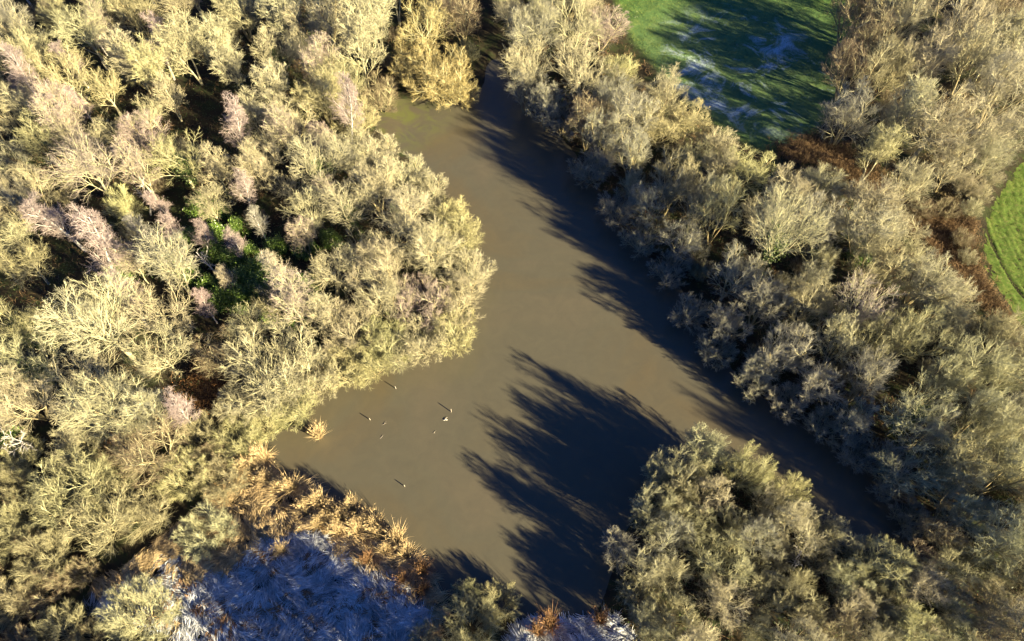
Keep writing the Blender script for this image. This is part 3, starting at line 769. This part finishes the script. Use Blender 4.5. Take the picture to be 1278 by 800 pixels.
LAND = [('huge pale oak', 128, 405), ('holly cluster', 325, 355), ('ivy clad left edge oak', 34, 452), ('golden willows', 548, 92), ('dark upper left clearing', 270, 155), ('large round pinkish oak', 118, 218),
        ('top left corner', 0, 0), ('tall golden tan oak', 530, 30), ('pink flushed shore willow', 524, 382), ('rust brown leaf patch', 256, 480), ('broad tan shore dome', 337, 462), ('brown tangled alder', 189, 557),
        ('lone round sallow', 259, 663), ('olive willows', 110, 630), ('bush below the frosted reeds', 174, 770), ('bottom left corner', 0, 800), ('narrow top inlet', 625, 90), ('meadow left edge', 830, 80),
        ('meadow bottom corner', 965, 190), ('large pale tan oak', 976, 292), ('sunlit pinkish oak', 1081, 390), ('pasture curved edge', 1225, 330), ('broad greenish oak', 1145, 508), ('right picture edge', 1278, 600),
        ('bottom right corner', 1278, 800), ('many limbed tan oak', 1172, 148), ('top right corner', 1278, 0), ('meadow right edge', 1050, 70), ('brown gully', 1165, 290), ('compact ringed crown', 915, 655),
        ('yellowish right flank crown', 1108, 707), ('pale dead snag', 990, 712), ('middle top edge', 330, 0), ('shore bend by the golden willows', 450, 150)]
NTH = ['nearest to it', 'second nearest', 'third nearest', 'fourth nearest', 'fifth nearest', 'sixth nearest', 'seventh nearest', 'eighth nearest', 'ninth nearest', 'tenth nearest', 'eleventh nearest', 'twelfth nearest', 'thirteenth nearest', 'fourteenth nearest'] + ['farther off'] * 20
fill_rows = {}


def to_px(x, y, z):
    dy, dz = y, z - CAM_H
    v, w = dy * CA + dz * SA, -(-dy * SA + dz * CA)
    return 639 + FPX * x / w, 400 - FPX * v / w


for poly, n, kinds, (r0, r1), lab, grp in FILL:
    made = tries = 0
    while made < n and tries < 6000:
        tries += 1
        x, y = fr.uniform(poly.min(0), poly.max(0))
        X, Y = np.array([x]), np.array([y])
        if sdf(poly, X, Y)[0] > 0 or sdf(POND, X, Y)[0] < 1.5 or sdf(CLEAR, X, Y)[0] < 1.5 or sdf(HOLLY_GLADE, X, Y)[0] < 0 or sdf(REED, X, Y)[0] < 1 or sdf(FIELD1, X, Y)[0] < 5 or sdf(FIELD2, X, Y)[0] < 3 or sdf(GULLY, X, Y)[0] < 0.5: continue
        r = fr.uniform(r0, r1) * 1.15
        a = np.array(PLACED)
        if (np.hypot(a[:, 0] - x, a[:, 1] - y) < (0.3 if 'understorey' in grp else 0.42 if 'left wood' in grp else 0.5) * (a[:, 2] + r)).any(): continue
        k, c = kinds[fr.randint(len(kinds))]
        if k in ('oak', 'alder'): r *= 1.15
        o = put_tree(k, x, y, r, c, False, 1.05 if 'right bank' in grp else 1.0)
        o['group'] = grp; o['category'] = KCAT[k]
        qx, qy = to_px(x, y, 2 + r)
        nm, lx, ly = min(LAND, key=lambda q: (q[1] - qx) ** 2 + (q[2] - qy) ** 2)
        dx, dy = qx - lx, qy - ly
        side = ('right of' if dx > 0 else 'left of') if abs(dx) > abs(dy) else ('below' if dy > 0 else 'above')
        fill_rows.setdefault(f"small {CWORD[c]} {KWORD[k].replace('spreading ', '').replace('slender ', '')} {side} the {nm}", []).append((dx * dx + dy * dy, o))
        made += 1
    print('FILL', grp, made, tries)

for base, lst in fill_rows.items():
    lst.sort(key=lambda q: q[0])
    for i, (_, o) in enumerate(lst):
        o['label'] = base if len(lst) == 1 else f'{base}, {NTH[i]}'

# trees just below the picture: they throw the shade on the reed bed and the bottom shore
for px, py, rp, hs in [(1380, 690, 36, 1.3), (1335, 650, 34, 1.3), (1400, 770, 36, 1.1), (60, 850, 28, 1.0), (120, 870, 30, 1.0), (190, 890, 30, 1.0), (260, 880, 24, .75),
                       (320, 910, 26, .75), (400, 900, 30, 1.05), (470, 905, 38, 1.3), (560, 925, 42, 1.3), (640, 910, 40, 1.3), (720, 960, 36, .9), (830, 940, 40, 1.3), (520, 880, 38, 1.3), (600, 870, 36, 1.2), (560, 860, 30, 1.2), (870, 890, 28, .9), (920, 930, 32, .9)]:
    x, y, rm = crown_spot(px, py, rp, 'alder', hs)
    o = put_tree('alder', x, y, rm, 'tan', False, hs)
    o['label'] = 'bare alder standing out of frame beyond the bottom or right edge'; o['group'] = 'trees beyond the bottom edge'; o['category'] = 'tree'

# ------------------------------------------------------------------ evergreen bushes
def holly_mesh(seed):
    rng = np.random.RandomState(seed)
    mb = MB()
    n = 5200
    # leaves sit on clumps spread over an uneven dome
    cl = unit(rng.normal(size=(46, 3))) * rng.uniform(.55, 1.0, (46, 1)); cl[:, 2] = np.abs(cl[:, 2])
    C = cl[rng.randint(46, size=n)] + rng.normal(0, .16, (n, 3))
    C = C * [1.5, 1.5, 2.0] + [0, 0, .35]
    mb.leaves(C, rng.uniform(.06, .12, n), rng, rng.rand(n))
    tr = MB()
    P, R = stems_poly(rng, 5, 2.0, .7, 4, .06)
    tr.tubes(P, R, 5)
    return mb.mesh('holly_leaves', M['holly']), tr.mesh('holly_stems', M['stem'])


HOL = [holly_mesh(s) for s in (1, 2, 3)]
for i, (px, py, rp, lab) in enumerate([
    (330, 366, 15, 'bright green holly in the middle of the green cluster'), (308, 352, 13, 'green holly left of the brightest one'), (352, 378, 14, 'lowest right holly of the green cluster'), (290, 330, 12, 'green holly beneath the small birches'),
    (322, 340, 12, 'upper holly of the green cluster under the birches'), (275, 376, 12, 'green holly left of the cluster below a pink birch'), (300, 376, 13, 'green holly at the foot of the cluster'), (368, 398, 12, 'green holly close to the slender pale ash'),
    (252, 262, 12, 'green holly below the bright yellowish oak'), (272, 268, 10, 'small holly right of the one below the yellowish oak'), (388, 58, 9, 'small green holly in the upper wood'), (345, 310, 11, 'green holly behind the white stemmed birch'),
    (268, 320, 12, 'holly between two pink birches'), (20, 548, 12, 'dark green holly beside the dead white tree'), (500, 258, 10, 'holly deep among the left shore crowns'), (1072, 318, 11, 'mossy green evergreen bush on the right bank'), (312, 318, 10, 'topmost holly of the green cluster'), (384, 356, 12, 'holly at the right end of the green cluster'), (340, 392, 11, 'holly at the bottom of the green cluster'), (262, 356, 10, 'holly left of the white leaning dead stem'), (372, 372, 11, 'holly just left of the slender pale ash'),
    (240, 302, 11, 'dark green holly left of the birch row'), (272, 296, 11, 'holly above the holly between two pink birches'), (236, 345, 11, 'holly right of the wide tan oak'), (397, 380, 11, 'holly at the foot of the slender pale ash'), (412, 300, 10, 'holly in the tan oaks near the left shore'),
    (382, 312, 11, 'holly right of the white stemmed birch'), (300, 288, 10, 'holly just behind the birch row'), (216, 330, 11, 'holly above the wide tan oak'), (150, 345, 11, 'holly above the huge pale oak'), (60, 420, 11, 'holly left of the huge pale oak')]):
    x, y, t = unproj(px, py, 1.6)
    rm = rp / FPX * t * 1.3
    root = link('holly_bush', None, label=lab, category='bush', group='evergreen hollies')
    root.location = (x, y, gz(x, y) - .1); s = rm / 1.5; root.scale = (s, s, s * 1.2); root.rotation_euler.z = i * 1.9
    lv, st = HOL[i % 3]
    link('foliage', lv, root); link('stem', st, root)

# ------------------------------------------------------------------ dead white trees
def snag(seed, px, py, hpx, lab):
    rng = np.random.RandomState(seed)
    x, y, t = unproj(px, py, 0.5)
    H = hpx / FPX * t * 1.6
    root = link('dead_tree', None, label=lab, category='tree', group='dead trees')
    root.location = (x, y, gz(x, y)); root.rotation_euler = (0, 0, rng.rand() * 6)
    P, R = stems_poly(rng, 1, H, .25, 7, .13, crook=.5)
    env = (np.array([0, 0, H * .6]), np.array([H * .5] * 3))
    tk = MB(); tk.tubes(P, R, 6)
    tko = link('trunk', tk.mesh('dead_trunk', M['bark_dead'], True), root)
    L1 = grow(rng, P, R, n=7, t0=.3, ang=50, sd=14, ratio=.5, fall=.4, up=.2, K=6, env=env, wob=.25, thin=.6)
    for k in range(len(L1[0])):
        mb = MB(); mb.tubes(L1[0][k:k + 1], L1[1][k:k + 1], 5)
        L2 = grow(rng, L1[0][k:k + 1], L1[1][k:k + 1], n=5, t0=.25, ang=45, sd=14, ratio=.45, fall=.3, up=.1, K=4, env=env, wob=.22)
        mb.tubes(L2[0], np.maximum(L2[1], .02), 4)
        L3 = grow(rng, *L2, n=3, t0=.3, ang=45, sd=14, ratio=.5, fall=.3, up=.1, K=3, env=env, wob=.22)
        mb.tubes(L3[0], np.maximum(L3[1], .012), 3)
        link('limb', mb.mesh('dead_limb', M['bark_dead'], True), tko)


snag(1, 40, 562, 46, 'white dead tree with forked bare limbs at the left edge')
snag(2, 478, 372, 40, 'pale dead tree rising among the left shore crowns')
snag(3, 990, 712, 36, 'pale dead snag in a dark gap of the lower right point')
snag(4, 278, 352, 34, 'white leaning dead stem left of the hollies')
snag(5, 190, 272, 36, 'white dead stem below the yellowish oak')

# ------------------------------------------------------------------ brambles, leaf litter
def brambles(name, P2, lab, seed, hi, n_arc, mat, cat):
    rng = np.random.RandomState(seed)
    n = len(P2)
    z = ground_z(P2[:, 0], P2[:, 1])
    base = np.repeat(np.column_stack([P2, z]), n_arc, 0)
    N = len(base)
    a = rng.rand(N) * 6.28
    L = rng.uniform(.5, 1.4, N)
    d = np.stack([np.cos(a), np.sin(a), np.zeros(N)], 1)
    h = rng.uniform(.25, 1.0, N) * hi
    t = np.linspace(0, 1, 4)[None, :, None]
    P = base[:, None] + d[:, None] * L[:, None, None] * t + np.array([0, 0, 1.])[None, None] * (h[:, None, None] * (1 - (2 * t - 1) ** 2))
    P += rng.normal(0, .06, P.shape)
    mb = MB()
    mb.tubes(P, np.full(P.shape[:2], .014), 3, np.repeat(rng.rand(N), 12))
    A = P[:, 1:3].reshape(-1, 3); A = np.repeat(A, 2, 0)
    B = A + rng.normal(0, .28, A.shape) + [0, 0, .12]
    mb.slivers(A, B, .03, rng, rng.rand(len(A)))
    link(name, mb.mesh(name, mat), kind='stuff', label=lab, category=cat)


rg = np.random.RandomState(9)
gp = scatter_in(GULLY, 1900, rg)
gp = gp + rg.normal(0, .7, gp.shape)
brambles('bramble_thicket', gp, 'dark brown bramble and bracken tangle along the gully beside the pasture', 31, 1.1, 4, M['bramble'], 'brambles')
W = scatter_in(FILL[0][0], 2600, rg)
W = W[(sdf(POND, W[:, 0], W[:, 1]) > .6)]
brambles('woodland_undergrowth', W, 'dim tangled undergrowth on the floor of the upper left wood', 32, .8, 3, M['bramble'], 'undergrowth')
W = np.concatenate([scatter_in(FILL[2][0], 1800, rg), scatter_in(FILL[4][0], 500, rg), scatter_in(FILL[3][0], 500, rg)])
W = W[(sdf(POND, W[:, 0], W[:, 1]) > .6) & (sdf(FIELD1, W[:, 0], W[:, 1]) > 1)]
brambles('bank_undergrowth', W, 'dim tangled undergrowth below the trees of the right bank', 33, .8, 3, M['bramble'], 'undergrowth')


def ground_ivy(name, P2, lab, seed):
    rng = np.random.RandomState(seed)
    P2 = P2[(sdf(POND, P2[:, 0], P2[:, 1]) > .8) & (vnoise(P2[:, 0], P2[:, 1], 4.0, seed) > -.25)]
    C = np.column_stack([P2, ground_z(P2[:, 0], P2[:, 1]) + rng.uniform(.05, .9, len(P2)) ** 2])
    mb = MB(); mb.leaves(C, rng.uniform(.07, .15, len(C)), rng, rng.rand(len(C)) * .6, up=.8)
    link(name, mb.mesh(name, M['ivy']), kind='stuff', label=lab, category='ground cover')


ground_ivy('ground_ivy', scatter_in(FILL[0][0], 32000, rg), 'dark green ivy and bramble leaves on the floor of the upper left wood', 51)
ground_ivy('bank_ivy', np.concatenate([scatter_in(FILL[2][0], 22000, rg), scatter_in(FILL[4][0], 5000, rg)]), 'dark green ground cover below the trees right of the pond', 52)


def litter():
    rng = np.random.RandomState(14)
    C = []
    for px, py, r, n in ((256, 484, 2.6, 5000), (262, 470, 2.0, 2500), (386, 455, 1.2, 900), (150, 545, 2.5, 2500)):
        x, y, _ = unproj(px, py, 0.7)
        p = rng.normal(0, r * .6, (n, 2)) + [x, y]
        p = p[sdf(POND, p[:, 0], p[:, 1]) > .3]
        C.append(np.column_stack([p, ground_z(p[:, 0], p[:, 1]) + rng.uniform(.02, .5, len(p)) ** 2]))
    C = np.concatenate(C)
    mb = MB(); mb.leaves(C, rng.uniform(.06, .12, len(C)), rng, rng.rand(len(C)), up=1.0)
    link('leaf_litter', mb.mesh('leaf_litter', M['litter']), kind='stuff', label='rust brown dead bracken and leaves in a gap of the wood', category='leaf litter')


litter()

def verge():
    rng = np.random.RandomState(15)
    n = 45000
    t = rng.uniform(math.radians(110), math.radians(250), n)
    r = FCR + np.abs(rng.normal(0, 1.9, n)) - .25
    A = np.stack([FCX + r * np.cos(t), FCY + FSY * r * np.sin(t)], 1)
    A = np.column_stack([A, np.maximum(ground_z(A[:, 0], A[:, 1]), .3)])
    B = A + np.stack([rng.normal(0, .14, n), rng.normal(0, .14, n), rng.uniform(.1, .42, n)], 1)
    mb = MB(); mb.slivers(A, B, rng.uniform(.02, .045, n), rng, rng.rand(n))
    link('verge_grass', mb.mesh('verge_grass', M['verge']), kind='stuff', label='dry tan grass verge round the curved pasture edge', category='grass')


verge()

# ------------------------------------------------------------------ reed bed
def lodged(name, poly, n_lock, per, mat, lab, seed, keep, lift=0.42, length=(0.9, 1.9), lo=0.15):
    """flattened reeds: locks of blades combed the same way, swirling from lock to lock"""
    rng = np.random.RandomState(seed)
    C = scatter_in(poly, n_lock, rng)
    C = C[keep(C)]
    n = len(C)
    th = 2.3 * vnoise(C[:, 0], C[:, 1], 3.6, seed) + 1.0 * vnoise(C[:, 0], C[:, 1], 1.3, seed + 1) - 0.9
    c = np.repeat(C, per, 0); N = len(c)
    th = np.repeat(th, per) + rng.normal(0, .10, N)
    off = rng.normal(0, .24, c.shape)
    L = rng.uniform(*length, N) * np.repeat(rng.uniform(.8, 1.35, n), per)
    h = np.repeat(rng.uniform(.3, 1.0, n), per) * rng.uniform(.6, 1.1, N) * lift * 2
    bend = rng.normal(0, .15, N) + np.repeat(rng.normal(0, .55, n), per)
    ts = np.linspace(0, 1, 4)
    z0 = np.maximum(ground_z(c[:, 0], c[:, 1]), -0.02)
    P = []
    for t in ts:
        a = th + bend * t
        f = 1 - .75 * t
        P.append(np.stack([c[:, 0] + off[:, 0] * f + np.cos(a) * L * t, c[:, 1] + off[:, 1] * f + np.sin(a) * L * t, z0 + .06 + h * math.sin(math.pi * min(t * 1.15, 1)) + rng.uniform(0, .06, N)], 1))
    P = np.stack(P, 1)
    w = rng.uniform(.012, .03, N)
    side = np.stack([-np.sin(th), np.cos(th), rng.normal(0, .3, N)], 1)
    W = w[:, None] * np.array([1, 1, .8, .15])[None]
    v = np.stack([P - side[:, None] * W[..., None], P + side[:, None] * W[..., None]], 2).reshape(-1, 3)
    b = np.arange(N)[:, None] * 8 + np.arange(3)[None] * 2
    q = np.stack([b, b + 1, b + 3, b + 2], -1)
    at = np.clip(np.repeat(rng.uniform(lo, 1, n), per) * .6 + rng.rand(N) * .4, 0, 1)
    mb = MB(); mb.add(v, quads=q, attr=np.repeat(at, 8))
    link(name, mb.mesh(name, mat), kind='stuff', label=lab, category='reeds')


def in_frost(C, s):
    return sdf(FROST, C[:, 0], C[:, 1]) + 1.1 * vnoise(C[:, 0], C[:, 1], 1.6, s) + .5 * vnoise(C[:, 0], C[:, 1], .6, s) < 0


lodged('golden_reed_bed', REED, 3000, 16, M['reed'], 'flattened golden reeds swirling in the sun beside the pond', 41, lambda C: ~in_frost(C, 7))
lodged('frosted_reed_bed', REED, 3400, 15, M['reed_frost'], 'flattened blue white frosted reeds in the shade', 43, lambda C: in_frost(C, 7), 0.34, lo=0.4)
lodged('brown_reed_patch', FROST, 1000, 11, M['reed_brown'], 'dark brown reed patches among the frosted reeds', 45, lambda C: vnoise(C[:, 0], C[:, 1], 2.2, 77) > .1, 0.40, (.6, 1.2))
FR2 = densify(poly_w([(640, 776), (680, 768), (730, 772), (770, 766), (800, 800), (790, 840), (630, 840)]), 2)
lodged('frosted_shore_reeds', FR2, 420, 14, M['reed_frost'], 'frosted reeds along the bottom shore of the pond', 47, lambda C: C[:, 0] < 1e9, 0.26)


def tussock_mesh(seed, mat, n=380, spread=.30, H=2.3):
    rng = np.random.RandomState(seed)
    a = rng.rand(n) * 6.28; o = np.abs(rng.normal(0, spread, n))
    D = unit(np.stack([np.cos(a) * o, np.sin(a) * o, np.ones(n)], 1))
    L = H * rng.uniform(.5, 1.05, n)
    A = np.stack([np.cos(a), np.sin(a), np.zeros(n)], 1) * rng.uniform(0, .22, (n, 1)) + [0, 0, -.15]
    B = A + D * L[:, None] * .6
    drop = np.stack([np.cos(a), np.sin(a), np.zeros(n)], 1) * (o * .5)[:, None]
    Cc = B + (D + drop) * L[:, None] * .42 - [0, 0, .05]
    u = unit(np.cross(D, rng.normal(size=(n, 3))))
    w = rng.uniform(.008, .017, n)[:, None]
    v = np.stack([A - u * w, A + u * w, B - u * w, B + u * w, Cc], 1)
    b = np.arange(n) * 5
    mb = MB(); mb.add(v, quads=np.stack([b, b + 1, b + 3, b + 2], 1), tris=np.stack([b + 2, b + 3, b + 4], 1), attr=np.repeat(rng.uniform(.35, 1, n), 5))
    return mb.mesh('reed_blades', mat)


def plume_mesh(seed, mat):
    rng = np.random.RandomState(seed)
    n = 90
    a = rng.rand(n) * 6.28; o = np.abs(rng.normal(0, .28, n))
    D = unit(np.stack([np.cos(a) * o, np.sin(a) * o, np.ones(n)], 1))
    A = D * rng.uniform(1.5, 2.1, (n, 1))
    mb = MB()
    A6 = np.repeat(A, 5, 0); B6 = A6 + np.repeat(D, 5, 0) * .28 + rng.normal(0, .07, (n * 5, 3))
    mb.slivers(A6, B6, .028, rng, rng.uniform(.6, 1, n * 5))
    return mb.mesh('reed_plumes', mat)


TG = [(tussock_mesh(s, M['reed']), plume_mesh(s, M['reed'])) for s in (1, 2, 3)]
TB = [(tussock_mesh(s, M['reed_brown']), plume_mesh(s, M['reed_brown'])) for s in (4, 5)]
spots = [(398, 545, 1.2, 0, 'lone golden reed clump standing in open water off the left shore'), (335, 601, 1.1, 0, None), (366, 610, 1.35, 0, None), (402, 629, 1.3, 0, None), (416, 637, 1.0, 0, None), (442, 637, 1.1, 0, None), (427, 648, 1.1, 0, None),
         (448, 664, 1.2, 0, None), (398, 657, 1.0, 0, None), (424, 666, 1.0, 0, None), (470, 657, 1.3, 0, None), (476, 669, 1.1, 0, None), (497, 674, 1.35, 0, None), (508, 696, 1.2, 0, None), (482, 690, .9, 0, None), (527, 714, 1.1, 1, 'slim brown reed clump at the right tip of the reed bed'),
         (502, 726, 1.0, 1, 'dim brown reed clump left of the slim one'), (529, 736, .9, 1, 'brown reed clump below the slim one in the shade'), (461, 700, .9, 1, 'dim brown reed clump inside the reed bed edge'), (355, 690, 1.0, 0, 'golden reed tuft sunlit amid frosted reeds'), (331, 574, 1.3, 0, 'pale fanned reed clump under the left shore willows'),
         (311, 587, 1.2, 0, 'pale reed clump at the left end of the reed edge'), (384, 640, 1.0, 0, None), (348, 612, 1.0, 0, None), (410, 652, .9, 0, None), (456, 648, 1.0, 0, None), (688, 780, 1.5, 1, 'orange brown reed clump on the frosted bottom shore'), (748, 776, 1.2, 1, 'brown reed clump right of the orange one at the bottom shore'),
         (672, 790, 1.1, 1, 'small brown reed clump left of the orange one at the bottom shore'), (320, 588, 1.0, 0, 'reed clump between two pale ones at the reed edge')]
auto = sorted([s for s in spots if s[4] is None], key=lambda s: s[0])
for i, (px, py, s, b, lab) in enumerate(spots):
    if lab is None:
        k = auto.index((px, py, s, b, lab))
        lab = f'golden upright reed clump along the reed bed edge, {ORD[k]} of its row'
    x, y, _ = unproj(px, py, 0.1)
    root = link('reed_clump', None, label=lab, category='reeds', group='upright reed clumps')
    root.location = (x, y, max(gz(x, y), -.05)); root.scale = (s * 1.0, s * 1.0, s * 1.2); root.rotation_euler = (.1 * math.sin(i * 2.1), .1 * math.cos(i * 1.7), i * 1.3)
    bl, pl = (TB if b else TG)[i % (2 if b else 3)]
    link('blades', bl, root); link('plumes', pl, root, kind='stuff')

# ------------------------------------------------------------------ stakes and driftwood in the water
def stake(px, py, h, lean, lab):
    x, y, _ = unproj(px, py, 0.0)
    root = link('wooden_stake', None, label=lab, category='stake', group='stakes in the pond')
    root.location = (x, y, 0); root.rotation_euler = (lean, -lean * .6, 0)
    mb = MB()
    P = np.array([[(0, 0, -1.0), (.01, 0, h * .5), (.0, .015, h)]])
    mb.tubes(P, np.array([[.06, .055, .05]]), 7)
    link('post', mb.mesh('stake_post', M['stake'], True), root)
    cp = MB(); cp.tubes(np.array([[(0, .015, h), (0, .018, h + .05), (0, .02, h + .09)]]), np.array([[.05, .035, .004]]), 7)
    link('tip', cp.mesh('stake_tip', M['stake'], True), root)


stake(494, 485, .55, .05, 'pale wooden stake in the water nearest the left shore')
stake(563, 514, .62, -.06, 'pale wooden stake farthest right in the water')
stake(462, 524, .48, .1, 'pale wooden stake in the water right of the lone reed clump')
stake(505, 607, .42, .05, 'short wooden stake in the water off the reed bed')


def drift(px, py, L, ang, lab, r=.05, z=.02):
    rng = np.random.RandomState(int(px))
    x, y, _ = unproj(px, py, 0)
    K = 6; t = np.linspace(-.5, .5, K)
    P = np.stack([np.cos(ang) * t * L, np.sin(ang) * t * L, z + .04 * np.cos(t * 5)], 1)[None] + rng.normal(0, .02, (1, K, 3))
    root = link('drift_branch', None, label=lab, category='branch', group='branches in the pond')
    root.location = (x, y, 0)
    mb = MB(); mb.tubes(P, np.array([[r * .5, r, r, r * .8, r * .6, r * .25]]), 6)
    link('branch', mb.mesh('drift_branch', M['bark_dead' if r > .05 else 'stake'], True), root)
    tw = MB(); Q = P[:, 2:4].repeat(2, 1)[:, :3] + np.array([[(0, 0, 0), (.1, .14, .03), (.16, .3, .03)]])
    tw.tubes(Q, np.array([[r * .5, r * .4, r * .1]]), 5)
    link('twig', tw.mesh('drift_twig', M['bark_dead' if r > .05 else 'stake'], True), root)


drift(556, 524, .55, .15, 'white floating branch beside the farthest right stake', .07)
drift(480, 529, .9, .5, 'faint thin stick floating below the middle stake', .025, .0)
drift(476, 546, .6, .9, 'short faint stick floating right of the lone reed clump', .025, .0)
drift(542, 540, .35, .1, 'small dark speck of a stick below the white floating branch', .03, .0)
print('TOTAL objects', len(bpy.data.objects), 'tris', sum(len(p.loops) - 2 * len(p.polygons) for p in bpy.data.meshes))
